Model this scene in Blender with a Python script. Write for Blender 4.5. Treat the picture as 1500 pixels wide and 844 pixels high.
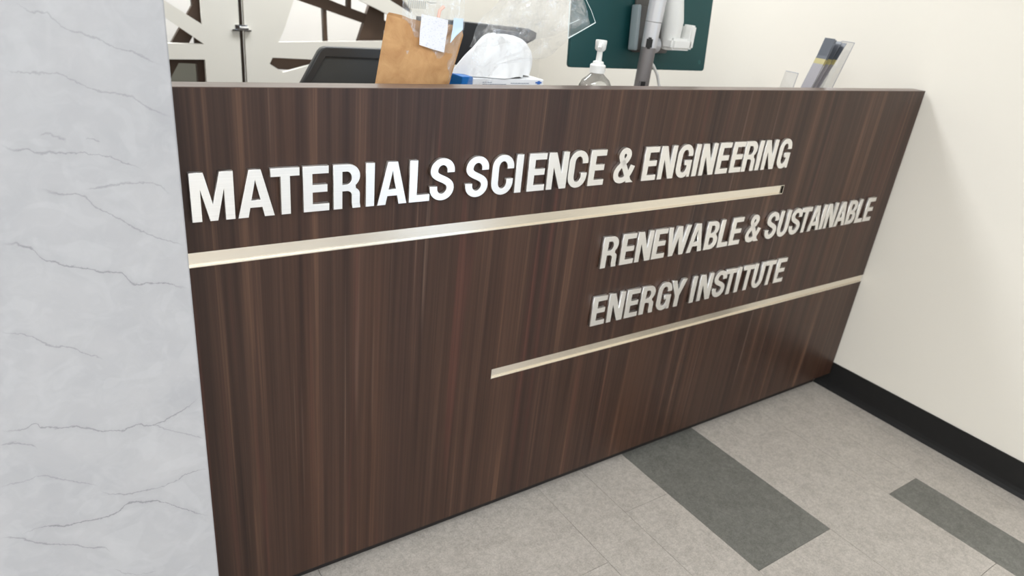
import bpy, bmesh, math, random
from mathutils import Vector, Matrix
random.seed(7)
S = bpy.context.scene
for o in list(bpy.data.objects): bpy.data.objects.remove(o)
COL = S.collection

# ------------------------------------------------------------------ camera
cam = bpy.data.objects.new('camera', bpy.data.cameras.new('camera'))
COL.objects.link(cam)
cam.location = (-2.28796, -1.09241, 1.26166)
cam.rotation_euler = (1.146113, -0.103060, -0.590006)
cam.data.sensor_width = 36.0
cam.data.lens = 36.0 * 1014.0 / 1500.0
cam.data.clip_start = 0.02
cam.data.dof.use_dof = True
cam.data.dof.focus_distance = 1.15
cam.data.dof.aperture_fstop = 5.6
S.camera = cam

# ------------------------------------------------------------------ world, lights, exposure
S.view_settings.view_transform = 'Standard'
S.view_settings.look = 'None'
S.view_settings.gamma = 1.0
S.view_settings.use_curve_mapping = False
S.view_settings.exposure = 0.0
w = bpy.data.worlds.new('world'); S.world = w; w.use_nodes = True
w.node_tree.nodes['Background'].inputs[0].default_value = (0.9, 0.95, 1.0, 1)
w.node_tree.nodes['Background'].inputs[1].default_value = 0.3

def area(name, loc, size, energy, color, rot=(0, 0, 0)):
    d = bpy.data.lights.new(name, 'AREA'); d.shape = 'RECTANGLE'
    d.size, d.size_y = size; d.energy = energy; d.color = color
    o = bpy.data.objects.new(name, d); COL.objects.link(o)
    o.location = loc; o.rotation_euler = rot
    return o
WARM = (0.93, 0.965, 1.0)
area('ceiling_lamp_behind_desk', (-1.1, 1.25, 2.72), (1.8, 0.5), 53, WARM)
area('ceiling_lamp_lobby', (-1.3, -1.9, 2.72), (1.2, .6), 20, WARM)
area('ceiling_lamp_lobby_left', (-4.1, -1.9, 2.72), (1.4, 1.2), 98, WARM)
area('ceiling_lamp_lobby_far', (-2.6, -3.7, 2.72), (1.6, 0.6), 62, WARM)
area('ceiling_lamp_beyond_screen', (-1.2, 2.75, 2.66), (2.4, 0.4), 58, (0.94, 0.965, 1.0))
area('window_daylight', (.10, -3.35, 1.35), (2.1, 1.3), 46, (0.60, 0.77, 1.0), (0, math.radians(90), 0))

# ------------------------------------------------------------------ material helpers
def new_mat(name):
    m = bpy.data.materials.new(name); m.use_nodes = True
    nt = m.node_tree; b = nt.nodes['Principled BSDF']
    return m, nt, b
def rgb(r, g, b):
    f = lambda c: (c/255/12.92) if c/255 <= .04045 else ((c/255+.055)/1.055)**2.4
    return (f(r), f(g), f(b), 1)
def simple(name, col, rough=.5, metal=0, **kw):
    m, nt, b = new_mat(name)
    b.inputs['Base Color'].default_value = col
    b.inputs['Roughness'].default_value = rough
    b.inputs['Metallic'].default_value = metal
    for k, v in kw.items(): b.inputs[k].default_value = v
    # a faint procedural variation so nothing is dead flat
    n = nt.nodes.new('ShaderNodeTexNoise'); n.inputs['Scale'].default_value = 40
    t = nt.nodes.new('ShaderNodeTexCoord'); nt.links.new(t.outputs['Object'], n.inputs['Vector'])
    r = nt.nodes.new('ShaderNodeMapRange'); r.inputs['To Min'].default_value = max(0.02, rough-.05); r.inputs['To Max'].default_value = min(1, rough+.05)
    nt.links.new(n.outputs['Fac'], r.inputs['Value']); nt.links.new(r.outputs['Result'], b.inputs['Roughness'])
    return m
def nd(nt, typ, **props):
    n = nt.nodes.new(typ)
    for k, v in props.items(): setattr(n, k, v)
    return n
def noise(nt, vec, scale, detail=2, rough=.5, dist=0):
    n = nd(nt, 'ShaderNodeTexNoise'); n.inputs['Scale'].default_value = scale
    n.inputs['Detail'].default_value = detail; n.inputs['Roughness'].default_value = rough
    n.inputs['Distortion'].default_value = dist
    nt.links.new(vec, n.inputs['Vector']); return n.outputs['Fac']
def mapping(nt, scale=(1, 1, 1), rot=(0, 0, 0), loc=(0, 0, 0), coord='Object'):
    t = nd(nt, 'ShaderNodeTexCoord'); m = nd(nt, 'ShaderNodeMapping')
    m.inputs['Scale'].default_value = scale; m.inputs['Rotation'].default_value = rot; m.inputs['Location'].default_value = loc
    nt.links.new(t.outputs[coord], m.inputs['Vector']); return m.outputs['Vector']
def ramp(nt, fac, stops):
    r = nd(nt, 'ShaderNodeValToRGB')
    while len(r.color_ramp.elements) < len(stops): r.color_ramp.elements.new(.5)
    for e, (p, c) in zip(r.color_ramp.elements, stops): e.position = p; e.color = c
    nt.links.new(fac, r.inputs['Fac']); return r.outputs['Color']
def mix(nt, fac, a, b, mode='MIX'):
    m = nd(nt, 'ShaderNodeMix', data_type='RGBA', blend_type=mode)
    for sock, v in ((m.inputs[0], fac), (m.inputs[6], a), (m.inputs[7], b)):
        if isinstance(v, (int, float, tuple)): sock.default_value = v
        else: nt.links.new(v, sock)
    return m.outputs[2]
def math_(nt, op, a, b=None, c=None, clamp=False):
    m = nd(nt, 'ShaderNodeMath', operation=op); m.use_clamp = clamp
    for i, v in enumerate((a, b, c)):
        if v is None: continue
        if isinstance(v, (int, float)): m.inputs[i].default_value = v
        else: nt.links.new(v, m.inputs[i])
    return m.outputs[0]
def bump(nt, b, h, strength=.1, dist=.001):
    n = nd(nt, 'ShaderNodeBump'); n.inputs['Strength'].default_value = strength; n.inputs['Distance'].default_value = dist
    nt.links.new(h, n.inputs['Height']); nt.links.new(n.outputs['Normal'], b.inputs['Normal'])

# dark woodgrain laminate, grain upright
def wood_material():
    m, nt, b = new_mat('dark_woodgrain_laminate')
    L = nt.links
    broad = noise(nt, mapping(nt, (9, 9, .25)), 1.0, 3, .55, .25)
    mid = noise(nt, mapping(nt, (42, 42, .55)), 1.0, 4, .6, .4)
    fine = noise(nt, mapping(nt, (260, 260, 2.0)), 1.0, 3, .6)
    base = ramp(nt, mid, [(.28, rgb(40, 24, 18)), (.45, rgb(55, 37, 28)), (.58, rgb(65, 45, 35)), (.74, rgb(96, 70, 54))])
    tone = ramp(nt, broad, [(.32, (.66, .62, .66, 1)), (.5, (1, .98, .98, 1)), (.68, (1.24, 1.16, 1.08, 1))])
    c = mix(nt, 1.0, base, tone, 'MULTIPLY')
    red = noise(nt, mapping(nt, (30, 30, .9), loc=(5, 0, 2)), 1.0, 2, .5, .3)
    rf = ramp(nt, red, [(.60, (0, 0, 0, 1)), (.72, (1, 1, 1, 1))])
    c = mix(nt, math_(nt, 'MULTIPLY', rf, .45), c, rgb(84, 48, 40))
    lf = ramp(nt, noise(nt, mapping(nt, (70, 70, .7), loc=(1, 3, 7)), 1.0, 2, .5, .2), [(.66, (0, 0, 0, 1)), (.74, (1, 1, 1, 1))])
    c = mix(nt, math_(nt, 'MULTIPLY', lf, .5), c, rgb(104, 82, 70))
    ff = ramp(nt, fine, [(.3, (.74, .74, .74, 1)), (.7, (1.22, 1.22, 1.22, 1))])
    c = mix(nt, 1.0, c, ff, 'MULTIPLY')
    L.new(c, b.inputs['Base Color'])
    b.inputs['Roughness'].default_value = .42
    b.inputs['Specular IOR Level'].default_value = .36
    bump(nt, b, fine, .10, .0006)
    return m
WOOD = wood_material()
EDGE = simple('laminate_edge', rgb(96, 78, 70), .32)  # lighter than the wood: reflection on the panel top is put into the colour

# brushed aluminium, streaks along x
def brushed(name, col, rough=.30, an=.7, bs=.12, lo=.90):
    m, nt, b = new_mat(name)
    f = noise(nt, mapping(nt, (6, 60, 900)), 1.0, 3, .6)
    c = ramp(nt, f, [(.3, tuple(v*lo for v in col[:3])+(1,)), (.7, col)])
    nt.links.new(c, b.inputs['Base Color'])
    b.inputs['Metallic'].default_value = 1
    b.inputs['Anisotropic'].default_value = an; b.inputs['Anisotropic Rotation'].default_value = .25
    r = nd(nt, 'ShaderNodeMapRange'); r.inputs['To Min'].default_value = rough-.06; r.inputs['To Max'].default_value = rough+.08
    nt.links.new(f, r.inputs['Value']); nt.links.new(r.outputs['Result'], b.inputs['Roughness'])
    tg = nd(nt, 'ShaderNodeTangent', direction_type='UV_MAP'); nt.links.new(tg.outputs[0], b.inputs['Tangent'])
    bump(nt, b, f, bs, .0004)
    return m
LETTER = brushed('brushed_letter_aluminium', (.97, .96, .94, 1), .36, .75)
CHANNEL = brushed('brushed_channel_aluminium', (.90, .84, .74, 1), .22, .85, .035, .95)

# painted walls
def paint(name, col, rough=.6):
    m, nt, b = new_mat(name)
    v = mapping(nt)
    n1 = noise(nt, v, 1.3, 2)
    c = mix(nt, n1, tuple(x*.975 for x in col[:3])+(1,), col)
    nt.links.new(c, b.inputs['Base Color']); b.inputs['Roughness'].default_value = rough
    bump(nt, b, noise(nt, v, 350, 2), .06, .0006)
    return m
PAINT = paint('cream_wall_paint', rgb(236, 231, 221))
CREAM = paint('cream_screen_paint', rgb(232, 228, 218), .45)
CEIL = paint('ceiling_white', rgb(238, 237, 233), .8)
FARW = paint('far_room_wall', rgb(238, 237, 236), .7)
BROWN = simple('dark_bronze_lattice', rgb(78, 60, 47), .5)
RUBBER = simple('black_rubber_base', rgb(9, 9, 10), .6)
BLACK = simple('black_shadow_gap', rgb(26, 22, 21), .7)
JOINT = simple('floor_joint', rgb(88, 84, 80), .8)

# pillar stone: veins traced as smooth curves x -> z, broken up with noise
def stone_material(veins, spots):
    m, nt, b = new_mat('pale_veined_stone')
    L = nt.links
    tc = nd(nt, 'ShaderNodeTexCoord'); sp = nd(nt, 'ShaderNodeSeparateXYZ'); L.new(tc.outputs['Object'], sp.inputs[0])
    X, Z = sp.outputs[0], sp.outputs[2]
    v = mapping(nt)
    cl = noise(nt, v, 7, 5, .6, .5); cl2 = noise(nt, v, 32, 4, .6, 1.0); pat = noise(nt, v, 14, 2, .4, 1.6)
    base = ramp(nt, cl, [(.3, rgb(159, 159, 162)), (.7, rgb(171, 170, 172))])
    base = mix(nt, ramp(nt, cl2, [(.45, (0, 0, 0, 1)), (.75, (.4, .4, .4, 1))]), base, rgb(180, 180, 182))
    base = mix(nt, ramp(nt, pat, [(.56, (0, 0, 0, 1)), (.62, (.25, .25, .25, 1))]), base, rgb(180, 180, 182))
    wob = math_(nt, 'MULTIPLY', math_(nt, 'SUBTRACT', noise(nt, v, 55, 3, .6), .5), .012)
    wob2 = math_(nt, 'MULTIPLY', math_(nt, 'SUBTRACT', noise(nt, v, 260, 2, .6), .5), .004)
    zz = math_(nt, 'ADD', Z, math_(nt, 'ADD', wob, wob2))
    thick = noise(nt, v, 24, 3, .6)
    total = None
    for pts, strength in veins:
        xs = [p[0] for p in pts]; zs = [p[1] for p in pts]
        x0, x1, z0, z1 = min(xs), max(xs), min(zs)-.02, max(zs)+.02
        xn = math_(nt, 'DIVIDE', math_(nt, 'SUBTRACT', X, x0), x1-x0)
        fc = nd(nt, 'ShaderNodeFloatCurve')
        cv = fc.mapping.curves[0]
        cp = [((x-x0)/(x1-x0), (z-z0)/(z1-z0)) for x, z in pts]
        cv.points[0].location = cp[0]; cv.points[1].location = cp[-1]
        for q in cp[1:-1]: cv.points.new(*q)
        for q in cv.points: q.handle_type = 'AUTO'
        fc.mapping.update()
        L.new(xn, fc.inputs['Value'])
        zc = math_(nt, 'MULTIPLY_ADD', fc.outputs[0], z1-z0, z0)
        d = math_(nt, 'ABSOLUTE', math_(nt, 'SUBTRACT', zz, zc))
        wdt = math_(nt, 'MULTIPLY_ADD', thick, .0060, -.0012)
        f = math_(nt, 'SUBTRACT', 1.0, math_(nt, 'DIVIDE', d, wdt), clamp=True)
        halo = math_(nt, 'MULTIPLY', math_(nt, 'SUBTRACT', 1.0, math_(nt, 'DIVIDE', d, .012), clamp=True), .10)
        f = math_(nt, 'MAXIMUM', f, halo)
        e0 = math_(nt, 'MULTIPLY', xn, 9.0, clamp=True)
        e1 = math_(nt, 'MULTIPLY', math_(nt, 'SUBTRACT', 1.0, xn), 9.0, clamp=True)
        f = math_(nt, 'MULTIPLY', f, math_(nt, 'MULTIPLY', math_(nt, 'MULTIPLY', e0, e1), strength))
        total = f if total is None else math_(nt, 'MAXIMUM', total, f)
    c = mix(nt, math_(nt, 'MULTIPLY', total, .75), base, rgb(108, 108, 112))
    L.new(c, b.inputs['Base Color']); b.inputs['Roughness'].default_value = .38
    return m

def floor_material(name, c0, c1, c2):
    m, nt, b = new_mat(name)
    v = mapping(nt, coord='Object')
    a = noise(nt, v, 70, 8, .85, .3); g = noise(nt, v, 260, 4, .8); h = noise(nt, v, 18, 4, .6, .8)
    c = ramp(nt, a, [(.42, c0), (.5, c1), (.58, c2)])
    c = mix(nt, .5, c, ramp(nt, g, [(.40, c0), (.60, c2)]))
    c = mix(nt, .22, c, ramp(nt, h, [(.35, c0), (.65, c2)]))
    nt.links.new(c, b.inputs['Base Color']); b.inputs['Roughness'].default_value = .55
    bump(nt, b, a, .08, .0005)
    return m
TILE = floor_material('light_grey_mottled_vinyl', rgb(152, 145, 137), rgb(177, 169, 160), rgb(203, 195, 186))
TILED = floor_material('dark_grey_mottled_vinyl', rgb(88, 87, 81), rgb(107, 106, 100), rgb(132, 131, 124))

# ------------------------------------------------------------------ geometry helpers
def link(name, me, mat=None, parent=None, smooth=False):
    o = bpy.data.objects.new(name, me); COL.objects.link(o)
    if mat:
        for mm in (mat if isinstance(mat, (list, tuple)) else [mat]): me.materials.append(mm)
    if parent: o.parent = parent
    if smooth:
        for p in me.polygons: p.use_smooth = True
    return o
def bm_obj(name, bm, mat, parent=None, smooth=False, uvxz=False):
    bmesh.ops.recalc_face_normals(bm, faces=bm.faces)
    if smooth:
        for e in bm.edges:
            if len(e.link_faces) == 2 and e.calc_face_angle(0) > .7: e.smooth = False
    if uvxz:
        uv = bm.loops.layers.uv.new('UVMap')
        for f in bm.faces:
            for l in f.loops: l[uv].uv = (l.vert.co.x, l.vert.co.z + .37*l.vert.co.y)
    me = bpy.data.meshes.new(name); bm.to_mesh(me); bm.free()
    return link(name, me, mat, parent, smooth)
def add_box(bm, a, b, bev=0, M=None):
    r = bmesh.ops.create_cube(bm, size=1)
    vs = r['verts']
    for v in vs:
        v.co = Vector([a[i] if v.co[i] < 0 else b[i] for i in range(3)])
    if bev:
        es = list({e for v in vs for e in v.link_edges})
        r = bmesh.ops.bevel(bm, geom=es, offset=bev, segments=2, affect='EDGES')
        vs = list({v for f in r['faces'] for v in f.verts} | {v for v in vs if v.is_valid})
    if M is not None:
        for v in vs: v.co = M @ v.co
    return vs
def box(name, a, b, mat, parent=None, bev=0, M=None, uvxz=False):
    bm = bmesh.new(); add_box(bm, a, b, bev, M); return bm_obj(name, bm, mat, parent, uvxz=uvxz)
def tube_bm(bm, pts, rad, n=10, cap=True):
    pts = [Vector(p) for p in pts]; rings = []
    rads = rad if isinstance(rad, (list, tuple)) else [rad]*len(pts)
    up = None
    for i, p in enumerate(pts):
        t = (pts[min(i+1, len(pts)-1)]-pts[max(i-1, 0)]).normalized()
        if up is None: up = t.orthogonal().normalized()
        up = (up - t*up.dot(t)).normalized(); s = t.cross(up)
        rings.append([bm.verts.new(p+(up*math.cos(2*math.pi*k/n)+s*math.sin(2*math.pi*k/n))*rads[i]) for k in range(n)])
    for a, b in zip(rings, rings[1:]):
        for k in range(n): bm.faces.new((a[k], a[(k+1) % n], b[(k+1) % n], b[k]))
    if cap: bm.faces.new(rings[0]); bm.faces.new(rings[-1][::-1])
def lathe_bm(bm, prof, n=28, sx=1, sy=1, c=(0, 0, 0)):
    rings = []
    for r, z in prof:
        rings.append([bm.verts.new((c[0]+math.cos(2*math.pi*k/n)*r*sx, c[1]+math.sin(2*math.pi*k/n)*r*sy, c[2]+z)) for k in range(n)])
    for a, b in zip(rings, rings[1:]):
        for k in range(n): bm.faces.new((a[k], a[(k+1) % n], b[(k+1) % n], b[k]))
    bm.faces.new(rings[0][::-1]); bm.faces.new(rings[-1])
def plate_mesh(name, loops, depth, bevel=0):
    """filled 2-D shape with holes, extruded; lies in xz, front face towards -y, from y=0 back to y=depth"""
    cu = bpy.data.curves.new(name, 'CURVE'); cu.dimensions = '2D'; cu.fill_mode = 'BOTH'
    cu.extrude = depth/2-bevel; cu.bevel_depth = bevel; cu.bevel_resolution = 1
    if bevel: cu.offset = -bevel
    for lp in loops:
        s = cu.splines.new('POLY'); s.points.add(len(lp)-1); s.use_cyclic_u = True
        for q, (x, z) in zip(s.points, lp): q.co = (x, z, 0, 1)
    ob = bpy.data.objects.new('temp', cu); COL.objects.link(ob)
    dg = bpy.context.evaluated_depsgraph_get()
    me = bpy.data.meshes.new_from_object(ob.evaluated_get(dg)); me.name = name
    bpy.data.objects.remove(ob); bpy.data.curves.remove(cu)
    for v in me.vertices: v.co = (v.co.x, depth/2 - v.co.z, v.co.y)
    return me
def uv_xz(me):
    if me.uv_layers: lay = me.uv_layers[0]
    else: lay = me.uv_layers.new(name='UVMap')
    for l in me.loops:
        c = me.vertices[l.vertex_index].co; lay.data[l.index].uv = (c.x, c.z+.37*c.y)
def plate(name, loops, y, depth, mat, parent=None, bevel=0, uv=False):
    me = plate_mesh(name, loops, depth, bevel)
    if uv: uv_xz(me)
    o = link(name, me, mat, parent); o.location.y = y; return o
def thing(name, label, cat, loc=(0, 0, 0), group=None, rotz=0):
    o = bpy.data.objects.new(name, None); COL.objects.link(o)
    o.empty_display_size = .05; o.location = loc; o.rotation_euler.z = rotz
    return tag(o, label, cat, group)
def tag(o, label, cat, group=None):
    o['label'] = label; o['category'] = cat
    if group: o['group'] = group
    return o
def struct(o, label=None, cat=None):
    o['kind'] = 'structure'
    if label: o['label'] = label
    if cat: o['category'] = cat
    return o

# ------------------------------------------------------------------ room shell
WX = 0.010                                  # face of the right-hand wall
XL, YF, YB, ZC = -5.2, -4.5, 3.2, 2.75
fl = struct(box('floor', (XL, YF, -.06), (.2, YB+.1, -.004), JOINT), 'light grey vinyl tile floor with inset dark grey tiles', 'floor')
bm = bmesh.new()
add_box(bm, (WX, -2.68, 0), (WX+.12, YB+.1, ZC)); add_box(bm, (WX, YF, 0), (WX+.12, -4.06, ZC))
add_box(bm, (WX, -4.06, 0), (WX+.12, -2.68, .28)); add_box(bm, (WX, -4.06, 2.42), (WX+.12, -2.68, ZC))
struct(bm_obj('wall_right', bm, PAINT), 'plain cream painted wall at the right end of the desk', 'wall')
struct(box('wall_left', (XL-.1, YF, 0), (XL, YB+.1, ZC), PAINT), 'cream wall far to the left, out of view', 'wall')
struct(box('wall_back', (XL, YB, 0), (WX, YB+.1, ZC), FARW), 'pale wall of the room beyond the cut-out screen', 'wall')
struct(box('ceiling', (XL, YF, ZC), (.2, YB+.1, ZC+.1), CEIL), 'white ceiling above the lobby, out of view', 'ceiling')
struct(box('wall_front', (XL, YF-.1, 0), (.2, YF, ZC), PAINT), 'cream wall behind the camera, out of view', 'wall')
wf = thing('window_1', 'window in the cream right wall, out of view', 'window', (WX+.03, -3.37, .28)); wf['kind'] = 'structure'
bm = bmesh.new(); add_box(bm, (0, -.70, 0), (.05, -.66, 2.14)); add_box(bm, (0, .66, 0), (.05, .70, 2.14)); add_box(bm, (0, -.66, 0), (.05, .66, .04)); add_box(bm, (0, -.66, 2.10), (.05, .66, 2.14))
bm_obj('window_frame', bm, CEIL, wf)

# cove base on the right wall: face, cove toe
bm = bmesh.new()
prof = [(WX, 0), (WX, .1015), (WX-.0015, .1030), (WX-.0045, .1015), (WX-.0050, .022), (WX-.0075, .010), (WX-.014, .003), (WX-.017, .0005), (WX-.017, 0)]
for ya, yb in ((YF, -.0006),):
    A = [bm.verts.new((x, ya, z)) for x, z in prof]; B = [bm.verts.new((x, yb, z)) for x, z in prof]
    for i in range(len(prof)): bm.faces.new((A[i], A[(i+1) % len(prof)], B[(i+1) % len(prof)], B[i]))
    bm.faces.new(A); bm.faces.new(B[::-1])
    A = [bm.verts.new((x, .0, z)) for x, z in prof]; B = [bm.verts.new((x, .047, z)) for x, z in prof]
    for i in range(len(prof)): bm.faces.new((A[i], A[(i+1) % len(prof)], B[(i+1) % len(prof)], B[i]))
    bm.faces.new(A); bm.faces.new(B[::-1])
struct(bm_obj('baseboard_right', bm, RUBBER), 'black rubber cove baseboard along the cream wall', 'baseboard')

# floor tiles: planks 0.152 wide (some doubled), 0.914 long, ends at y = -0.456 + k*0.914 with offsets
cols = [(-.0632, WX-.0), (-.2168, -.0632), (-.3720, -.2168), (-.6700, -.3720), (-.9730, -.6700), (-1.1340, -.9730), (-1.2890, -1.1340)]
x = -1.2890
while x > -3.4:
    cols.append((x-.6096, x)); x -= .6096
offs = [.30, .52, 0, .62, 0, .31, .70, .2, .55, 0, .4, .75, .1, .6]
L = .914; g = .0006
meshes = {}
for i, (a, b_) in enumerate(cols):
    y = -.456 + offs[i % len(offs)] - 3*L
    while y < .12:
        y0, y1 = y, min(y+L, .20)
        y += L
        if y1 < -2.2: continue
        dark = (abs(a+.9730) < .002 and abs(y0+.456) < .01) or (abs(a+.3720) < .002 and abs(y1+.456) < .01)
        key = (round(b_-a, 3), round(y1-y0, 3), dark)
        if key not in meshes:
            bm = bmesh.new(); add_box(bm, (g, g, -.004), (b_-a-g, y1-y0-g, 0))
            bmesh.ops.recalc_face_normals(bm, faces=bm.faces)
            me = bpy.data.meshes.new('tile'); bm.to_mesh(me); bm.free()
            me.materials.append(TILED if dark else TILE); meshes[key] = me
        o = bpy.data.objects.new('tile', meshes[key]); COL.objects.link(o); o.parent = fl; o.location = (a, y0, 0)
        if dark: o['label'] = 'dark grey inset floor tile'

# ------------------------------------------------------------------ stone pillar
PY = -.12
VEINS = [([(-2.2804, 1.1816), (-2.2648, 1.1708), (-2.2512, 1.1681), (-2.237, 1.1544), (-2.211, 1.1475), (-2.1914, 1.1376), (-2.1672, 1.1284), (-2.1422, 1.117)],
   0.55),
 ([(-2.3045, 1.1075), (-2.283, 1.105), (-2.2473, 1.1033), (-2.2349, 1.0957), (-2.2118, 1.0856), (-2.1835, 1.08), (-2.1623, 1.0675), (-2.1349, 1.0527)],
   0.55),
 ([(-2.318, 1.0248), (-2.303, 1.0178), (-2.2915, 1.0198), (-2.2881, 1.0156), (-2.2531, 1.0115), (-2.2178, 1.0073), (-2.1964, 0.9984), (-2.1746, 0.9856)],
   0.7),
 ([(-2.2787, 1.0338), (-2.2717, 1.036), (-2.264, 1.0325), (-2.2524, 1.0272)],
   0.5),
 ([(-2.2331, 1.029), (-2.2265, 1.0304), (-2.2178, 1.0251)],
   0.6),
 ([(-2.2427, 0.9663), (-2.2112, 0.9684), (-2.1802, 0.9697), (-2.1646, 0.9668), (-2.1457, 0.9514)],
   0.6),
 ([(-2.2872, 0.9672), (-2.2706, 0.9615), (-2.2472, 0.9596), (-2.2331, 0.9433), (-2.2122, 0.9266), (-2.1907, 0.9084), (-2.1638, 0.8907), (-2.1352, 0.8772)],
   0.7),
 ([(-2.3376, 0.9047), (-2.308, 0.8973), (-2.2997, 0.8825), (-2.2797, 0.8704), (-2.2585, 0.8616), (-2.244, 0.8556), (-2.2136, 0.8461), (-2.203, 0.8313), (-2.17, 0.826), (-2.1363, 0.8109)],
   0.9),
 ([(-2.3564, 0.7892), (-2.3264, 0.7759), (-2.3102, 0.7602), (-2.2849, 0.7493), (-2.2671, 0.7346), (-2.2508, 0.7221), (-2.2492, 0.7085)],
   0.7),
 ([(-2.3801, 0.6444), (-2.3509, 0.6395), (-2.3424, 0.6446), (-2.3358, 0.6369), (-2.2897, 0.6224), (-2.2454, 0.6023), (-2.2231, 0.6038), (-2.2011, 0.5968), (-2.1867, 0.6023), (-2.1624, 0.611), (-2.134, 0.6288)],
   0.9),
 ([(-2.2038, 0.5977), (-2.1701, 0.577), (-2.133, 0.5507)],
   0.6),
 ([(-2.3839, 0.6212), (-2.3725, 0.6219), (-2.3581, 0.617), (-2.3478, 0.6089), (-2.3439, 0.5983)],
   0.7),
 ([(-2.3945, 0.556), (-2.3713, 0.5565), (-2.3476, 0.5571), (-2.3326, 0.549), (-2.3099, 0.533), (-2.282, 0.5159)],
   0.6),
 ([(-2.283, 0.5074), (-2.2495, 0.4863), (-2.2219, 0.4833), (-2.1881, 0.4836), (-2.1575, 0.4938), (-2.1313, 0.4896)],
   0.75),
 ([(-2.3828, 0.4674), (-2.3604, 0.4702), (-2.3364, 0.4622), (-2.2939, 0.4555), (-2.2667, 0.456), (-2.2488, 0.4673), (-2.2241, 0.4612), (-2.201, 0.4504), (-2.1781, 0.4283), (-2.1381, 0.3956)],
   1.0),
 ([(-2.4083, 0.4714), (-2.3865, 0.4588), (-2.357, 0.436), (-2.3332, 0.4236), (-2.3006, 0.4014), (-2.2878, 0.394), (-2.2792, 0.3643)],
   0.8),
 ([(-2.2835, 0.352), (-2.2623, 0.3281), (-2.2239, 0.3146)],
   0.5)]
STONE = stone_material(VEINS, [])
pil = box('stone_pillar', (-3.0, PY, 0), (-2.1315, .60, ZC), STONE, bev=.0015)
tag(pil, 'pale grey veined stone pillar standing against the left end of the desk', 'pillar')

# ------------------------------------------------------------------ reception desk
H, ZB = 1.07, .0607
DL = -2.1310                                # left end, butts to the pillar's side
S1A, S1B, X1E = .7912, .8162, -.5965        # upper strip z range, its right end
S2A, S2B, X2S = .4305, .4555, -1.5120       # lower strip
FT, PT = .012, .040                         # face board thickness, whole panel thickness
desk = thing('reception_desk', 'dark woodgrain reception desk front with two silver strips, beside the stone pillar', 'desk', (0, 0, 0))
bm = bmesh.new()
R0 = .0
for a, b_ in [((DL, 0, S1B), (R0, FT, H-.0012)),
              ((X1E, 0, S1A), (R0, FT, S1B)),
              ((DL, 0, S2B), (R0, FT, S1A)),
              ((DL, 0, S2A), (X2S, FT, S2B)),
              ((DL, 0, ZB), (R0, FT, S2A))]:
    add_box(bm, a, b_)
add_box(bm, (DL, FT, ZB), (R0, PT, H-.0012))
bmesh.ops.remove_doubles(bm, verts=bm.verts, dist=.00001)
bm_obj('front_panel', bm, WOOD, desk)
o = box('top_edge', (DL, -.0004, H-.0012), (R0, PT+.0004, H), EDGE, desk); o['label'] = 'thin laminate edge along the top of the panel, reflected light in its colour'
def strip(x0, x1, z0, z1, open_right=False):
    bm = bmesh.new(); t = .0014; d = .0046; lip = .0018
    add_box(bm, (x0+.0003, d-t, z0+.0003), (x1-.0003, d, z1-.0003))                 # recessed face
    add_box(bm, (x0, -.0012, z0), (x1, d-t, z0+lip))                                # bottom lip
    add_box(bm, (x0, -.0012, z1-t), (x1, d-t, z1))                                  # top lip
    add_box(bm, (x0, -.0012, z0+lip), (x0+t, d-t, z1-t))
    if not open_right: add_box(bm, (x1-t, -.0012, z0+lip), (x1, d-t, z1-t))
    o = bm_obj('metal_strip', bm, CHANNEL, desk, uvxz=True); return o
strip(DL, X1E, S1A, S1B)['label'] = 'upper silver metal strip running from the pillar'
strip(X2S, R0-.0004, S2A, S2B, True)['label'] = 'lower silver metal strip running to the right wall'
box('toe_kick', (DL, .046, 0), (-.010, .062, ZB+.02), BLACK, desk)
box('counter_top', (DL, PT, .945), (R0, .56, .970), simple('counter_laminate', rgb(120, 108, 100), .4), desk, bev=.0015)
box('side_panel', (-.030, PT, .02), (-.006, .55, .945), WOOD, desk)
box('side_panel', (DL, PT, .0), (DL+.024, .55, .945), WOOD, desk)
box('modesty_panel', (DL+.024, .30, .0), (-.030, .32, .945), WOOD, desk)

# ------------------------------------------------------------------ raised letters
def arc(cx, cz, rx, rz, a0, a1, n=14):
    return [(cx+rx*math.cos(math.radians(a0+(a1-a0)*i/n)), cz+rz*math.sin(math.radians(a0+(a1-a0)*i/n))) for i in range(n+1)]
ST = .20; HB = .168                                   # stem width, bar height (cap height = 1)
def gl_I(): return .203, [[(0, 0), (.203, 0), (.203, 1), (0, 1)]]
def gl_T():
    w = .60; m = w/2; s = .098
    return w, [[(m-s, 0), (m+s, 0), (m+s, 1-HB-.01), (w, 1-HB-.01), (w, 1), (0, 1), (0, 1-HB-.01), (m-s, 1-HB-.01)]]
def gl_E():
    w = .565
    return w, [[(0, 0), (w, 0), (w, HB), (ST, HB), (ST, .425), (w-.04, .425), (w-.04, .595), (ST, .595), (ST, 1-HB), (w-.01, 1-HB), (w-.01, 1), (0, 1)]]
def gl_L():
    w = .535
    return w, [[(0, 0), (w, 0), (w, HB+.005), (ST, HB+.005), (ST, 1), (0, 1)]]
def gl_M():
    w = .815; s = .185
    return w, [[(0, 0), (s, 0), (s, .66), (w/2-.075, 0), (w/2+.075, 0), (w-s, .66), (w-s, 0), (w, 0), (w, 1), (w-.26, 1), (w/2, .33), (.26, 1), (0, 1)]]
def gl_N():
    w = .66; s = .185
    return w, [[(0, 0), (s, 0), (s, .60), (w-.225, 0), (w, 0), (w, 1), (w-s, 1), (w-s, .41), (.235, 1), (0, 1)]]
def gl_A():
    w = .735; m = w/2
    return w, [[(0, 0), (.205, 0), (.247, .205), (w-.247, .205), (w-.205, 0), (w, 0), (m+.118, 1), (m-.118, 1)],
               [(m-.093, .36), (m+.093, .36), (m, .79)]]
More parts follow.
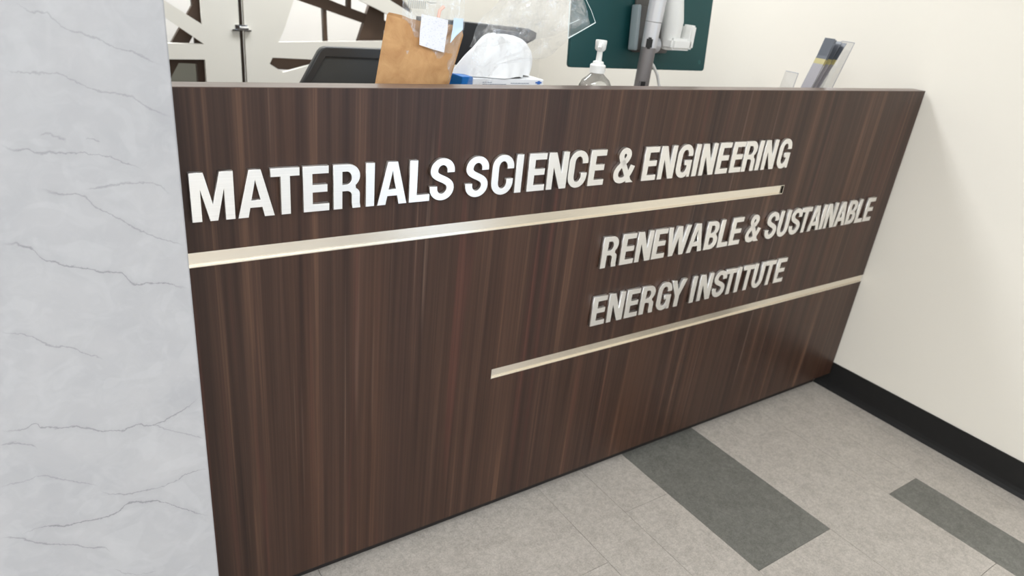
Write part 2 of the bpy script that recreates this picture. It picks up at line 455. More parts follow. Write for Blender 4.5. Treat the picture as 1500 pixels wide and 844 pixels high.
def gl_W():
    w = 1.02
    return w, [[(0, 1), (.19, 1), (.275, .37), (.405, 1), (.615, 1), (.745, .37), (.83, 1), (w, 1), (.845, 0), (.65, 0), (.51, .62), (.37, 0), (.175, 0)]]
def gl_Y():
    w = .72; m = w/2
    return w, [[(m-.1, 0), (m+.1, 0), (m+.1, .40), (w, 1), (w-.215, 1), (m, .63), (.215, 1), (0, 1), (m-.1, .40)]]
def gl_U():
    w = .625
    return w, [[(0, 1), (ST, 1), (ST, .30)] + arc(w/2, .30, w/2-ST, .155, 180, 360)[1:] + [(w-ST, 1), (w, 1), (w, .31)] + arc(w/2, .31, w/2, .325, 0, -180)[1:]]
def gl_C():
    w = .65
    o = [(w, .655)] + arc(w/2, .69, w/2, .325, 0, 180) + arc(w/2, .31, w/2, .325, 180, 360) + [(w, .395), (w-ST, .395)]
    o += arc(w/2, .31, w/2-ST, .16, 0, -180) + arc(w/2, .69, w/2-ST, .16, 180, 0) + [(w-ST, .655)]
    return w, [o]
def gl_G():
    w = .65
    o = [(w, .655)] + arc(w/2, .69, w/2, .325, 0, 180) + arc(w/2, .31, w/2, .325, 180, 298, 12) + [(w-.135, .085), (w-.12, 0), (w, 0), (w, .53), (w*.53, .53), (w*.53, .375), (w-ST, .375), (w-ST, .31)]
    o += arc(w/2, .31, w/2-ST, .16, 0, -180)[1:] + arc(w/2, .69, w/2-ST, .16, 180, 0) + [(w-ST, .655)]
    return w, [o]
def gl_R():
    w = .62
    o = [(0, 0), (ST, 0), (ST, .40), (.30, .40)] + arc(.30, .30, .115, .10, 90, 0, 8) + [(.415, .12), (.435, 0), (w, 0), (w, .03), (.605, .12), (.605, .30)]
    o += arc(.43, .32, .175, .15, 0, 62, 6) + arc(.34, .735, .265, .265, -52, 90, 16) + [(0, 1)]
    h = [(ST, .55), (.30, .55)] + arc(.30, .695, .112, .145, -90, 90, 12) + [(ST, .84)]
    return w, [o, h]
def gl_B():
    w = .62
    o = [(0, 0), (.34, 0)] + arc(.34, .28, .28, .28, -90, 58, 14) + arc(.33, .745, .26, .255, -50, 90, 14) + [(0, 1)]
    h1 = [(ST, .155), (.30, .155)] + arc(.30, .29, .115, .135, -90, 90, 10) + [(ST, .425)]
    h2 = [(ST, .58), (.29, .58)] + arc(.29, .715, .105, .135, -90, 90, 10) + [(ST, .85)]
    return w, [o, h1, h2]
def catmull(p, n=8):
    out = []
    q = [p[0]] + list(p) + [p[-1]]
    for i in range(1, len(q)-2):
        for k in range(n):
            t = k/n; a = []
            for c in (0, 1):
                p0, p1, p2, p3 = q[i-1][c], q[i][c], q[i+1][c], q[i+2][c]
                a.append(.5*((2*p1)+(-p0+p2)*t+(2*p0-5*p1+4*p2-p3)*t*t+(-p0+3*p1-3*p2+p3)*t**3))
            out.append(tuple(a))
    out.append(tuple(p[-1])); return out
def offset_outline(c, hw, hh):
    L_, R_ = [], []
    for i, p in enumerate(c):
        a = c[max(i-1, 0)]; b_ = c[min(i+1, len(c)-1)]
        tx, tz = b_[0]-a[0], b_[1]-a[1]; l = math.hypot(tx, tz) or 1
        nx, nz = -tz/l, tx/l
        L_.append((p[0]+nx*hw, p[1]+nz*hh)); R_.append((p[0]-nx*hw, p[1]-nz*hh))
    return L_ + R_[::-1]
def gl_S():
    w = .65; hw, hh = .10, .083
    c = [(w-.10, .665), (w-.10, .70)] + arc(w/2, .71, w/2-.10, .222, 0, 180, 14)[1:]
    # spine
    P = [(.10, .71), (.105, .60), (.32, .525), (w-.10, .43), (w-.10, .29)]
    spine = []
    P0, P1, P2, P3 = (.10, .71), (.10, .50), (w-.10, .53), (w-.10, .285)
    for i in range(1, 15):
        t = i/14; s = 1-t
        spine.append(tuple(s**3*P0[k]+3*s*s*t*P1[k]+3*s*t*t*P2[k]+t**3*P3[k] for k in (0, 1)))
    c += spine + arc(w/2, .285, w/2-.10, .217, 0, -180, 14)[1:] + [(.10, .34)]
    return w, [offset_outline(c, hw, hh)]
def gl_amp():
    return .80, None
GL = {'I': gl_I, 'T': gl_T, 'E': gl_E, 'L': gl_L, 'M': gl_M, 'N': gl_N, 'A': gl_A, 'W': gl_W, 'Y': gl_Y, 'U': gl_U, 'C': gl_C, 'G': gl_G, 'R': gl_R, 'B': gl_B, 'S': gl_S}
CAP, DEPTH = .0775, .0085
cache = {}
def glyph_mesh(ch):
    if ch in cache: return cache[ch]
    if ch == '&':
        # one continuous ribbon: arm, bowl, crossing, top loop, diagonal leg
        bm = bmesh.new()
        top = catmull([(.61, .03), (.46, .33), (.30, .60), (.215, .79), (.30, .925), (.44, .905), (.49, .79), (.42, .66), (.28, .54)], 7)
        low = catmull([(.28, .54), (.15, .42), (.092, .27), (.16, .12), (.33, .075), (.50, .15), (.62, .31), (.70, .50)], 7)
        for c, hw, yy in ((top, .093, 0), (low, .092, .00012)):
            lo = offset_outline(c, hw, hw*.88); n = len(c)
            Lp, Rp = lo[:n], lo[n:][::-1]
            if c is top: Lp[0] = (.50, 0); Rp[0] = (.50, 0)
            if c is top: Lp[0], Rp[0] = ((.52, 0), (.80, 0)) if Lp[1][0] < Rp[1][0] else ((.80, 0), (.52, 0))
            F = [[bm.verts.new((p[0]*CAP, yy, p[1]*CAP)) for p in s] for s in (Lp, Rp)]
            K = [[bm.verts.new((p[0]*CAP, DEPTH-yy, p[1]*CAP)) for p in s] for s in (Lp, Rp)]
            for i in range(n-1):
                bm.faces.new((F[0][i], F[0][i+1], F[1][i+1], F[1][i])); bm.faces.new((K[0][i], K[1][i], K[1][i+1], K[0][i+1]))
                bm.faces.new((F[0][i], K[0][i], K[0][i+1], F[0][i+1])); bm.faces.new((F[1][i], F[1][i+1], K[1][i+1], K[1][i]))
            for i in (0, n-1): bm.faces.new((F[0][i], F[1][i], K[1][i], K[0][i]))
        bmesh.ops.recalc_face_normals(bm, faces=bm.faces)
        me = bpy.data.meshes.new('letter'); bm.to_mesh(me); bm.free()
    else:
        w_, loops = GL[ch]()
        me = plate_mesh('letter', [[(x*CAP, z*CAP) for x, z in lp] for lp in loops], DEPTH, .00035)
    uv_xz(me); me.materials.append(LETTER); cache[ch] = me
    return me
def sign_line(label, z, items):
    t = thing('sign_lettering', label, 'sign', (items[0][1], -.001-DEPTH, z))
    for ch, x in items:
        o = bpy.data.objects.new('letter', glyph_mesh(ch)); COL.objects.link(o)
        o.parent = t; o.location = (x-items[0][1], 0, 0)
    return t
sign_line('silver raised letters reading MATERIALS SCIENCE & ENGINEERING above the upper metal strip', .8689,
  [('M', -2.1033), ('A', -2.0361), ('T', -1.9838), ('E', -1.9318), ('R', -1.8806), ('I', -1.8227), ('A', -1.8015), ('L', -1.74), ('S', -1.6987),
   ('S', -1.6236), ('C', -1.5655), ('I', -1.5095), ('E', -1.4795), ('N', -1.4305), ('C', -1.3764), ('E', -1.3198), ('&', -1.2491),
   ('E', -1.1616), ('N', -1.1116), ('G', -1.0542), ('I', -.996), ('N', -.9717), ('E', -.9119), ('E', -.8598), ('R', -.8132), ('I', -.759), ('N', -.7344), ('G', -.6725)])
sign_line('silver raised letters reading RENEWABLE & SUSTAINABLE below the upper metal strip', .6645,
  [('R', -1.242), ('E', -1.1828), ('N', -1.1338), ('E', -1.0777), ('W', -1.0317), ('A', -.9535), ('B', -.8890), ('L', -.8365), ('E', -.7903), ('&', -.7255),
   ('S', -.6418), ('U', -.5865), ('S', -.5321), ('T', -.4850), ('A', -.4380), ('I', -.3780), ('N', -.3560), ('A', -.3020), ('B', -.2420), ('L', -.1880), ('E', -.1411)])
sign_line('silver raised letters reading ENERGY INSTITUTE just above the lower metal strip', .5127,
  [('E', -1.2429), ('N', -1.1917), ('E', -1.1331), ('R', -1.0825), ('G', -1.0249), ('Y', -.9780), ('I', -.8972), ('N', -.8681), ('S', -.8098),
   ('T', -.7650), ('I', -.7145), ('T', -.6905), ('U', -.6410), ('T', -.5900), ('E', -.5357)])

# ------------------------------------------------------------------ cut-out screen behind the desk
SY = 2.0
XG0, XG1 = -1.519, -1.499
H1 = [(-1.659, .959), (-1.659, 1.28), (-1.86, 1.28), (-1.86, 1.083)]
H2 = [(-1.86, 1.025), (-1.86, .883), (-1.658, .885)]
H3 = [(-1.86, .60), (-1.659, .60), (-1.659, .826), (-1.86, .822)]
H4 = [(-1.403, .815), (-1.390, .841), (-1.181, .837), (-1.181, .827), (-1.347, .781)]
H5 = [(-1.363, .904), (-1.332, .970), (-1.261, 1.165), (-1.20, 1.165), (-1.057, 1.112), (-.896, 1.053), (-.758, .999), (-.758, .930), (-.872, .928)]
H6 = [(-.751, 1.054), (-.751, 1.071), (-.812, 1.127), (-.900, 1.205), (-1.085, 1.205), (-.898, 1.121)]
pa = plate('screen_panel', [[(-2.6, 0), (XG0, 0), (XG0, ZC-.05), (-2.6, ZC-.05)], H1, H2, H3], SY, .02, CREAM)
tag(pa, 'cream cut-out screen panel with triangular openings, left of the dark gap', 'screen')
pb = plate('screen_panel', [[(XG1, 0), (WX, 0), (WX, ZC-.05), (XG1, ZC-.05)], H4, H5, H6], SY, .02, CREAM)
tag(pb, 'cream cut-out screen panel with a large branch-shaped opening, right of the dark gap', 'screen')
lat = thing('branch_lattice', 'dark brown branch lattice showing through the cream screen openings', 'screen', (-1.3, 2.1, 0))
def bar(name, pts, dy=0):
    o = plate(name, [[(x+1.3, z) for x, z in pts]], 0, .025, BROWN, lat); o.location.y = -.05+dy
bar('branch', [(-1.682, 0), (-1.600, 0), (-1.600, 2.6), (-1.682, 2.6)])
bar('branch', [(-2.0, .505), (-1.925, .50), (-1.708, .876), (-1.606, 1.045), (-1.555, 1.13), (-1.555, 1.22), (-1.660, 1.060), (-1.774, .873)], -.003)
bar('branch', [(-2.2, .815), (-1.60, .800), (-1.60, .86), (-2.2, .86)], -.006)
bar('branch', [(-1.45, .79), (-1.10, .775), (-1.10, .86), (-1.45, .86)], .004)
bar('branch', [(-1.485, 1.131), (-1.258, 1.071), (-1.138, 1.040), (-.996, 1.003), (-.64, .914), (-.64, .955), (-.931, 1.030), (-1.045, 1.060), (-1.153, 1.092), (-1.40, 1.16)])
bar('branch', [(-.922, 1.16), (-.862, 1.14), (-.861, .88), (-.911, .88), (-.919, .930), (-.925, 1.02)], .003)
bar('branch', [(-1.02, .83), (-.955, .83), (-.88, 1.05), (-.86, 1.12), (-.922, 1.12)], -.003)
bar('branch', [(-1.142, .85), (-1.126, .85), (-1.136, 1.10), (-1.152, 1.10)], .006)
bar('branch', [(-1.038, 1.04), (-1.020, 1.04), (-1.022, 1.3), (-1.040, 1.3)], .006)
bar('branch', [(-1.05, 1.22), (-.71, 1.03), (-.71, 1.11), (-.95, 1.26)], .003)
CHROME = simple('chrome', (.85, .85, .85, 1), .15, 1)
sp = thing('support_post', 'dark vertical post with a chrome clamp in the gap between the cream panels', 'post', (-1.509, 2.055, 0))
box('pole', (-.030, -.02, 0), (.012, .02, 2.6), simple('dark_bronze_post', rgb(52, 40, 30), .4), sp)
bm = bmesh.new(); tube_bm(bm, [(-.006, -.024, 0), (-.006, -.024, 2.6)], .0045, 8)
bm_obj('cable_rod', bm, simple('dull_steel', rgb(120, 108, 95), .4, .8), sp, True)
bm = bmesh.new(); add_box(bm, (-.040, -.068, .943), (.034, -.056, .948)); tube_bm(bm, [(-.012, -.066, .953), (.022, -.066, .953)], .008, 12); add_box(bm, (-.028, -.064, .948), (.020, -.056, .966), .001)
bm_obj('clamp', bm, CHROME, sp)['label'] = 'small chrome clamp joining the two panels'
cab = box('storage_cabinet', (-2.3, 2.55, 0), (-1.56, 2.95, .772), simple('grey_cabinet', rgb(140, 141, 134), .6), bev=.004)
tag(cab, 'grey cabinet seen through the lowest opening of the cream screen', 'cabinet')

# ------------------------------------------------------------------ things on the counter
CT = .970
# green-backed display on an arm
TEAL = simple('teal_anodised', rgb(24, 74, 76), .42, .25)
MW, MH, MT = .553, .40, .012
tilt = math.atan(-.0) ; 
mon = thing('monitor', 'teal-backed flat monitor on a grey arm, seen from behind', 'monitor', (-.748, .47, 1.046))
TR = Matrix.Rotation(math.radians(-5.5), 4, 'X')
def rounded_rect(w_, h_, r, n=6):
    p = []
    for cx, cz, a in ((w_/2-r, h_-r, 0), (-w_/2+r, h_-r, 90), (-w_/2+r, r, 180), (w_/2-r, r, 270)):
        p += arc(cx, cz, r, r, a, a+90, n)
    return p
def monpart(name, me, mat, loc=(0, 0, 0)):
    o = link(name, me, mat, mon); o.matrix_local = TR @ Matrix.Translation(loc); return o
monpart('housing', plate_mesh('housing', [rounded_rect(MW, MH, .010)], MT, .0015), TEAL)
monpart('screen', plate_mesh('screen', [rounded_rect(MW-.012, MH-.10, .004)], .0008, 0), simple('dark_glass', rgb(8, 9, 12), .08), (0, MT+.0002, .09))
o = monpart('bezel', plate_mesh('bezel', [rounded_rect(MW-.004, MH-.004, .009)], .0006, 0), simple('pale_bezel', rgb(225, 232, 230), .4), (0, MT-.0004, .002))
me = plate_mesh('power_button', [arc(0, 0, .0065, .0065, 0, 345, 18)], .001, .0002)
monpart('power_button', me, simple('teal_button', rgb(46, 94, 94), .3, .3), (MW/2-.026, -.0007, .026))
GREYP = simple('grey_plate', rgb(92, 90, 88), .45); SILV = simple('silver_plastic', rgb(160, 172, 176), .35)
me = plate_mesh('mount_plate', [rounded_rect(.145, .15, .008)], .008, .001); monpart('mount_plate', me, GREYP, (.018, -.0095, .048))
o = monpart('mount_bracket', plate_mesh('mount_bracket', [rounded_rect(.105, .118, .006)], .024, .002), GREYP, (-.010, -.036, .055))
o = monpart('mount_edge', plate_mesh('mount_edge', [rounded_rect(.012, .122, .005)], .028, .002), SILV, (-.068, -.040, .053))
# arm
LG = simple('light_grey_arm', rgb(205, 205, 208), .3, .3); DG = simple('grey_arm_lower', rgb(128, 124, 124), .42, .35); WH = simple('white_plastic', rgb(235, 235, 232), .35)
BK = simple('black_plastic', rgb(16, 16, 18), .4)
bm = bmesh.new(); tube_bm(bm, [(0, 0, .012), (.0032, 0, .150)], [.0205, .0205], 24); arm = bm_obj('arm', bm, DG, mon, True)
arm.location = (-.846+.748, .36-.47, CT-1.046); arm['label'] = 'grey lower pole of the arm carrying the monitor'
bm = bmesh.new(); tube_bm(bm, [(.0032, 0, .150), (.006, 0, .215)], [.0205, .0222], 24); tube_bm(bm, [(.006, 0, .2165), (.010, 0, .33)], [.0225, .023], 24)
bm_obj('upper_pole', bm, LG, arm, True)
bm = bmesh.new(); lathe_bm(bm, [(.0, 0), (.05, 0), (.052, .004), (.050, .010), (.024, .014), (.0, .014)][1:5], 28); bm_obj('base', bm, DG, arm, True)
for sz in (.050, .162):
    bm = bmesh.new(); add_box(bm, (-.0085, -.0250, sz-.015), (.0085, -.014, sz+.015), .004, Matrix.Translation((.003, 0, 0)) @ Matrix.Rotation(math.radians(-44), 4, 'Z'))
    bm_obj('cable_slot', bm, BK, arm)['label'] = 'small black slot in the arm'
bm = bmesh.new(); tube_bm(bm, [(.115, .03, .150), (.10, .02, .22), (.075, .02, .33)], [.026, .030, .026], 16)
bm_obj('arm_link', bm, WH, arm, True)
bm = bmesh.new(); add_box(bm, (.085, -.01, .146), (.165, .035, .178), .007); add_box(bm, (.150, -.01, .150), (.172, .03, .215), .005); bm_obj('joint_cover', bm, WH, arm)
bm = bmesh.new(); tube_bm(bm, [(.045, .05, .152), (.08, .05, .152)], .022, 20); bm_obj('pivot', bm, LG, arm, True)
bm = bmesh.new(); tube_bm(bm, [(.04, .06, .14), (.06, .055, .118), (.085, .05, .095), (.108, .05, .07), (.125, .05, .035), (.130, .05, .004)], .0045, 8)
bm_obj('cable', bm, WH, arm, True)['label'] = 'white cable hanging behind the arm'

# hand sanitizer
CLEAR, nt, b = new_mat('clear_bottle'); nt.nodes.remove(b)
tr = nd(nt, 'ShaderNodeBsdfTransparent'); gl = nd(nt, 'ShaderNodeBsdfGlossy'); gl.inputs['Roughness'].default_value = .06
lw = nd(nt, 'ShaderNodeLayerWeight'); lw.inputs[0].default_value = .45
nt.links.new(ramp(nt, lw.outputs['Facing'], [(.35, (.97, .98, .98, 1)), (.95, (.45, .46, .46, 1))]), tr.inputs[0])
mx = nd(nt, 'ShaderNodeMixShader'); nt.links.new(math_(nt, 'MULTIPLY_ADD', lw.outputs['Fresnel'], .6, .05, clamp=True), mx.inputs[0])
nt.links.new(tr.outputs[0], mx.inputs[1]); nt.links.new(gl.outputs[0], mx.inputs[2]); nt.links.new(mx.outputs[0], nt.nodes['Material Output'].inputs[0])
hs = thing('sanitizer_bottle', 'clear pump bottle of hand sanitizer with a white pump on the counter', 'bottle', (-1.156, .20, CT))
bm = bmesh.new(); lathe_bm(bm, [(.040, 0), (.044, .003), (.046, .012), (.046, .062), (.045, .074), (.038, .086), (.024, .096), (.0165, .102), (.0155, .108)], 32, 1, .62)
bm_obj('bottle', bm, CLEAR, hs, True)
bm = bmesh.new(); lathe_bm(bm, [(.0185, .103), (.0185, .120), (.0165, .122)], 24); lathe_bm(bm, [(.0135, .122), (.0125, .128), (.0070, .130), (.0065, .150), (.0068, .152)], 20)
bm_obj('cap', bm, WH, hs, True)
bm = bmesh.new(); lathe_bm(bm, [(.0090, .152), (.0125, .156), (.0135, .172), (.0130, .176)], 20); tube_bm(bm, [(0, 0, .166), (-.018, -.018, .165), (-.023, -.023, .160)], [.005, .0042, .004], 10)
bm_obj('pump', bm, WH, hs, True)

# brochure holder (faces left, leans towards the wall)
ACR, nt, b = new_mat('clear_acrylic')
nt.nodes.remove(b); tr = nd(nt, 'ShaderNodeBsdfTransparent'); tr.inputs[0].default_value = (.95, .955, .965, 1)
gl = nd(nt, 'ShaderNodeBsdfGlossy'); gl.inputs['Roughness'].default_value = .05
mx = nd(nt, 'ShaderNodeMixShader'); mx.inputs[0].default_value = .10
nt.links.new(tr.outputs[0], mx.inputs[1]); nt.links.new(gl.outputs[0], mx.inputs[2]); nt.links.new(mx.outputs[0], nt.nodes['Material Output'].inputs[0])
ACE = simple('acrylic_edge', rgb(150, 150, 160), .3)
hol = thing('brochure_holder', 'clear acrylic leaflet holder leaning back beside the cream wall', 'holder', (-.36, .10, CT))
def slab(bm, p, q, th, y0, y1):
    d = Vector((q[0]-p[0], 0, q[1]-p[1])); n = Vector((-d.z, 0, d.x)).normalized()*th
    vs = []
    for (x, z) in (p, q):
        for s in (0, 1):
            for y in (y0, y1): vs.append(bm.verts.new((x+n.x*s, y, z+n.z*s)))
    bmesh.ops.convex_hull(bm, input=vs)
bm = bmesh.new(); slab(bm, (.075, .0), (.155, .213), .0025, .05, .092); bm_obj('back_plate', bm, [ACR], hol)
bm = bmesh.new(); slab(bm, (-.105, .0), (-.083, .121), .0025, .05, .092); bm_obj('front_plate', bm, [ACR], hol)
bm = bmesh.new(); slab(bm, (-.105, .0), (.075, .0), .003, .05, .092); bm_obj('base_plate', bm, [ACR], hol)
bm = bmesh.new(); slab(bm, (.025, .0), (.070, .12), .0025, .05, .092); bm_obj('divider', bm, [ACR], hol)
for a_, b_ in (((.075, .05, 0), (.155, .05, .213)), ((.075, .092, 0), (.155, .092, .213)), ((.155, .05, .213), (.155, .092, .213)),
               ((-.083, .05, .121), (-.083, .092, .121)), ((-.105, .05, 0), (-.083, .05, .121))):
    bm = bmesh.new(); tube_bm(bm, [a_, b_], .0010, 6); bm_obj('polished_edge', bm, ACE, hol)
def leaflet_mat(name, cols):
    m, nt, b = new_mat(name)
    tc = nd(nt, 'ShaderNodeTexCoord'); s = nd(nt, 'ShaderNodeSeparateXYZ'); nt.links.new(tc.outputs['Object'], s.inputs[0])
    z = math_(nt, 'MULTIPLY', s.outputs[2], 1/.23)
    r = nd(nt, 'ShaderNodeValToRGB'); r.color_ramp.interpolation = 'CONSTANT'
    while len(r.color_ramp.elements) < len(cols): r.color_ramp.elements.new(.5)
    for e, (p, c) in zip(r.color_ramp.elements, cols): e.position = p; e.color = c
    nt.links.new(z, r.inputs['Fac']); nt.links.new(r.outputs['Color'], b.inputs['Base Color']); b.inputs['Roughness'].default_value = .4
    return m
LM = [leaflet_mat('leaflet_print_grey', [(0, rgb(150, 146, 150)), (.64, rgb(176, 164, 110)), (.70, rgb(86, 90, 98))]),
      leaflet_mat('leaflet_print_pale', [(0, rgb(205, 203, 205)), (.62, rgb(196, 182, 120)), (.69, rgb(120, 124, 132))]),
      leaflet_mat('leaflet_print_dark', [(0, rgb(120, 112, 112)), (.60, rgb(150, 136, 86)), (.66, rgb(60, 64, 72))])]
for i in range(7):
    bm = bmesh.new(); f = i*.0085
    top = (.055+f*1.0, .219-.014*abs(math.sin(i*1.7)))
    slab(bm, (-.026+f*.5, .0035), (top[0]-.012, top[1]-.05), .0016, .054, .088)
    slab(bm, (top[0]-.012, top[1]-.05), (top[0]+.004+.002*i, top[1]), .0014, .054, .088)
    o = bm_obj('leaflet', bm, LM[i % 3]); o.location = (-.36, .10+.004*(i % 3), CT)
    tag(o, 'folded leaflet with grey top and yellow band, one of the fan in the clear holder', 'leaflet', 'leaflets in the clear holder')

# tissue box with a tissue
TW = simple('white_card', rgb(238, 240, 243), .45); TB = simple('blue_card', rgb(20, 112, 190), .4); INK = simple('faint_blue_grey_ink', rgb(140, 150, 165), .5); BLU = simple('blue_ink', rgb(60, 110, 190), .5)
tb = thing('tissue_box', 'white and blue tissue box on the counter behind the desk panel', 'box', (-1.425, .235, CT), rotz=math.radians(0))
box('carton', (-.085, -.055, 0), (.100, .060, .088), TW, tb, bev=.001)
o = box('blue_panel', (-.112, -.058, 0), (-.0853, .055, .092), TB, tb, bev=.001); o['label'] = 'blue end of the tissue box'
bm = bmesh.new()
for k, (x0, x1, z) in enumerate(((-.06, -.035, .0805), (-.06, .0, .0765), (.012, .06, .0790), (.012, .085, .0750), (-.055, .03, .0725))):
    x = x0
    while x < x1-.004:
        d = .0035+.004*random.random(); add_box(bm, (x, -.0556, z), (min(x+d, x1), -.0549, z+.0014)); x += d+.0014
bm_obj('printed_text', bm, INK, tb)
bm = bmesh.new(); add_box(bm, (.078, -.0560, .0800), (.094, -.0549, .0830)); add_box(bm, (.083, -.0561, .0780), (.090, -.0549, .0850)); bm_obj('printed_mark', bm, BLU, tb)
bm = bmesh.new()
for i, xx in enumerate((-.109, -.105, -.101, -.097, -.093)): add_box(bm, (xx, -.0588, .066), (xx+.0022, -.0578, .0695+.0016*(i % 2)))
bm_obj('printed_letters', bm, TW, tb)
# tissue: a crumpled dome
TIS, nt, b = new_mat('white_tissue'); b.inputs['Base Color'].default_value = (.93, .94, .95, 1); b.inputs['Roughness'].default_value = .9
b.inputs['Subsurface Weight'].default_value = .15; b.inputs['Subsurface Radius'].default_value = (.01, .01, .01)
bump(nt, b, noise(nt, mapping(nt), 90, 3, .6, 1.0), .3, .002)
bm = bmesh.new(); NA, NR = 72, 22; rows = []
for j in range(NR+1):
    t = j/NR; row = []
    for k in range(NA):
        a = 2*math.pi*k/NA; ca = math.cos(a)
        # broad crown, straight fall to the left, steep and slightly tucked in to the right
        if ca < 0: rx = .096*t; drop = .088*max(0, (t-.10)/.90)**1.35
        else: rx = .092*min(1, t*1.4)+.007*math.sin(t*9); drop = .012*min(1, t*1.5)**2+.070*max(0, (t-.62)/.38)
        ry = .050*t**.8
        fold = 1+(.09*math.sin(4*a+1.1)+.05*math.sin(9*a+t*4)+.03*math.sin(17*a+2))*t
        z = .1725-drop+.0035*math.sin(5*a+6*t)*t*(1-t)*4+.002*math.sin(11*a-5*t)*t
        row.append(bm.verts.new((.006+rx*fold*ca, ry*fold*math.sin(a), max(z, .089))))
    rows.append(row)
for r0, r1 in zip(rows[1:], rows[2:]):
    for k in range(NA): bm.faces.new((r0[k], r0[(k+1) % NA], r1[(k+1) % NA], r1[k]))
c0 = bm.verts.new((.006, 0, .1725))
for k in range(NA): bm.faces.new((c0, rows[1][(k+1) % NA], rows[1][k]))
for v in rows[0]: bm.verts.remove(v)
ti = bm_obj('tissue', bm, TIS, None, True); ti.location = (-1.440, .232, CT+.0005)
tag(ti, 'white tissue puffed up out of the tissue box', 'tissue')

# clear plastic film
def film_mat(name, fac, tint, rough=.08, scale=60, strength=.5):
    m, nt, b = new_mat(name); nt.nodes.remove(b)
    tr = nd(nt, 'ShaderNodeBsdfTransparent'); tr.inputs[0].default_value = tint
    gl = nd(nt, 'ShaderNodeBsdfGlossy'); gl.inputs['Roughness'].default_value = rough
    df = nd(nt, 'ShaderNodeBsdfDiffuse'); df.inputs[0].default_value = (.96, .97, .98, 1)
    m1 = nd(nt, 'ShaderNodeMixShader'); m1.inputs[0].default_value = .62
    nt.links.new(gl.outputs[0], m1.inputs[1]); nt.links.new(df.outputs[0], m1.inputs[2])
    v = mapping(nt)
    n = noise(nt, v, scale, 3, .6, 2.0)
    r = nd(nt, 'ShaderNodeMapRange'); r.inputs['From Min'].default_value = .52; r.inputs['From Max'].default_value = .75
    r.inputs['To Min'].default_value = fac; r.inputs['To Max'].default_value = fac+.28
    nt.links.new(n, r.inputs['Value'])
    lw = nd(nt, 'ShaderNodeLayerWeight'); lw.inputs[0].default_value = .25
    f = math_(nt, 'ADD', r.outputs['Result'], math_(nt, 'MULTIPLY', lw.outputs['Facing'], .35), clamp=True)
    mx = nd(nt, 'ShaderNodeMixShader'); nt.links.new(f, mx.inputs[0])
    nt.links.new(tr.outputs[0], mx.inputs[1]); nt.links.new(m1.outputs[0], mx.inputs[2])
    nt.links.new(mx.outputs[0], nt.nodes['Material Output'].inputs[0])
    bp = nd(nt, 'ShaderNodeBump'); bp.inputs['Strength'].default_value = strength; bp.inputs['Distance'].default_value = .004
    nt.links.new(n, bp.inputs['Height']); nt.links.new(bp.outputs[0], gl.inputs['Normal'])
    return m
FILM = film_mat('clear_film', .11, (.99, .992, .995, 1), .10, 34, .5)
def film_grid(name, quad_rows, mat, amp, parent=None, seed=1, nx=26, nz=22):
    """quad_rows: [(left, right)] 3-D rows from bottom to top; crumpled by noise in y"""
    from mathutils import noise as mn
    bm = bmesh.new(); g_ = []
    for j in range(nz+1):
        t = j/nz*(len(quad_rows)-1); i = min(int(t), len(quad_rows)-2); f = t-i
        Lp = Vector(quad_rows[i][0]).lerp(Vector(quad_rows[i+1][0]), f); Rp = Vector(quad_rows[i][1]).lerp(Vector(quad_rows[i+1][1]), f)
        row = []
        for k in range(nx+1):
            p = Lp.lerp(Rp, k/nx)
            e = mn.noise_vector(p*22+Vector((seed, 0, 0)))*amp + mn.noise_vector(p*60+Vector((seed, 5, 0)))*amp*.35
            edge = min(1, 6*min(k/nx, 1-k/nx)+.25)
            row.append(bm.verts.new(p+Vector((e.x*.4*edge, e.y, e.z*.4*edge))))
        g_.append(row)
    for a, b_ in zip(g_, g_[1:]):
        for k in range(nx): bm.faces.new((a[k], a[k+1], b_[k+1], b_[k]))
    return bm_obj(name, bm, mat, parent, True)
bagt = thing('plastic_bag', 'clear crumpled plastic bag piled above the tissue box, corner over the teal monitor', 'bag', (-1.40, .15, 1.05))
def rel(p): return (p[0]+1.40, p[1]-.15, p[2]-1.05)
film_grid('film', [(rel((-1.545, .160, 1.012)), rel((-1.500, .165, 1.012))), (rel((-1.532, .160, 1.080)), rel((-1.46, .165, 1.090))), (rel((-1.520, .150, 1.135)), rel((-1.325, .165, 1.108))),
                   (rel((-1.500, .145, 1.175)), rel((-1.296, .150, 1.150))), (rel((-1.470, .14, 1.200)), rel((-1.240, .145, 1.178))),
                   (rel((-1.455, .14, 1.235)), rel((-1.262, .15, 1.228))), (rel((-1.42, .15, 1.27)), rel((-1.30, .16, 1.262)))], FILM, .013, bagt, 3)
film_grid('film', [(rel((-1.520, .185, 1.12)), rel((-1.38, .185, 1.135))), (rel((-1.500, .185, 1.17)), rel((-1.300, .180, 1.152))), (rel((-1.46, .18, 1.215)), rel((-1.225, .175, 1.186))),
                   (rel((-1.43, .17, 1.262)), rel((-1.275, .17, 1.240)))], FILM, .016, bagt, 9)
bm = bmesh.new()
tube_bm(bm, [rel((-1.296, .150, 1.150)), rel((-1.260, .150, 1.168)), rel((-1.225, .150, 1.186))], .0011, 6)
tube_bm(bm, [rel((-1.296, .150, 1.152)), rel((-1.300, .150, 1.19)), rel((-1.305, .150, 1.235))], .0010, 6)
tube_bm(bm, [rel((-1.225, .150, 1.186)), rel((-1.242, .15, 1.21)), rel((-1.262, .15, 1.232))], .0006, 6)
tube_bm(bm, [rel((-1.300, .150, 1.178)), rel((-1.272, .149, 1.190))], .0006, 6)
bm_obj('seam', bm, simple('film_seam', rgb(225, 238, 238), .2), bagt, True)

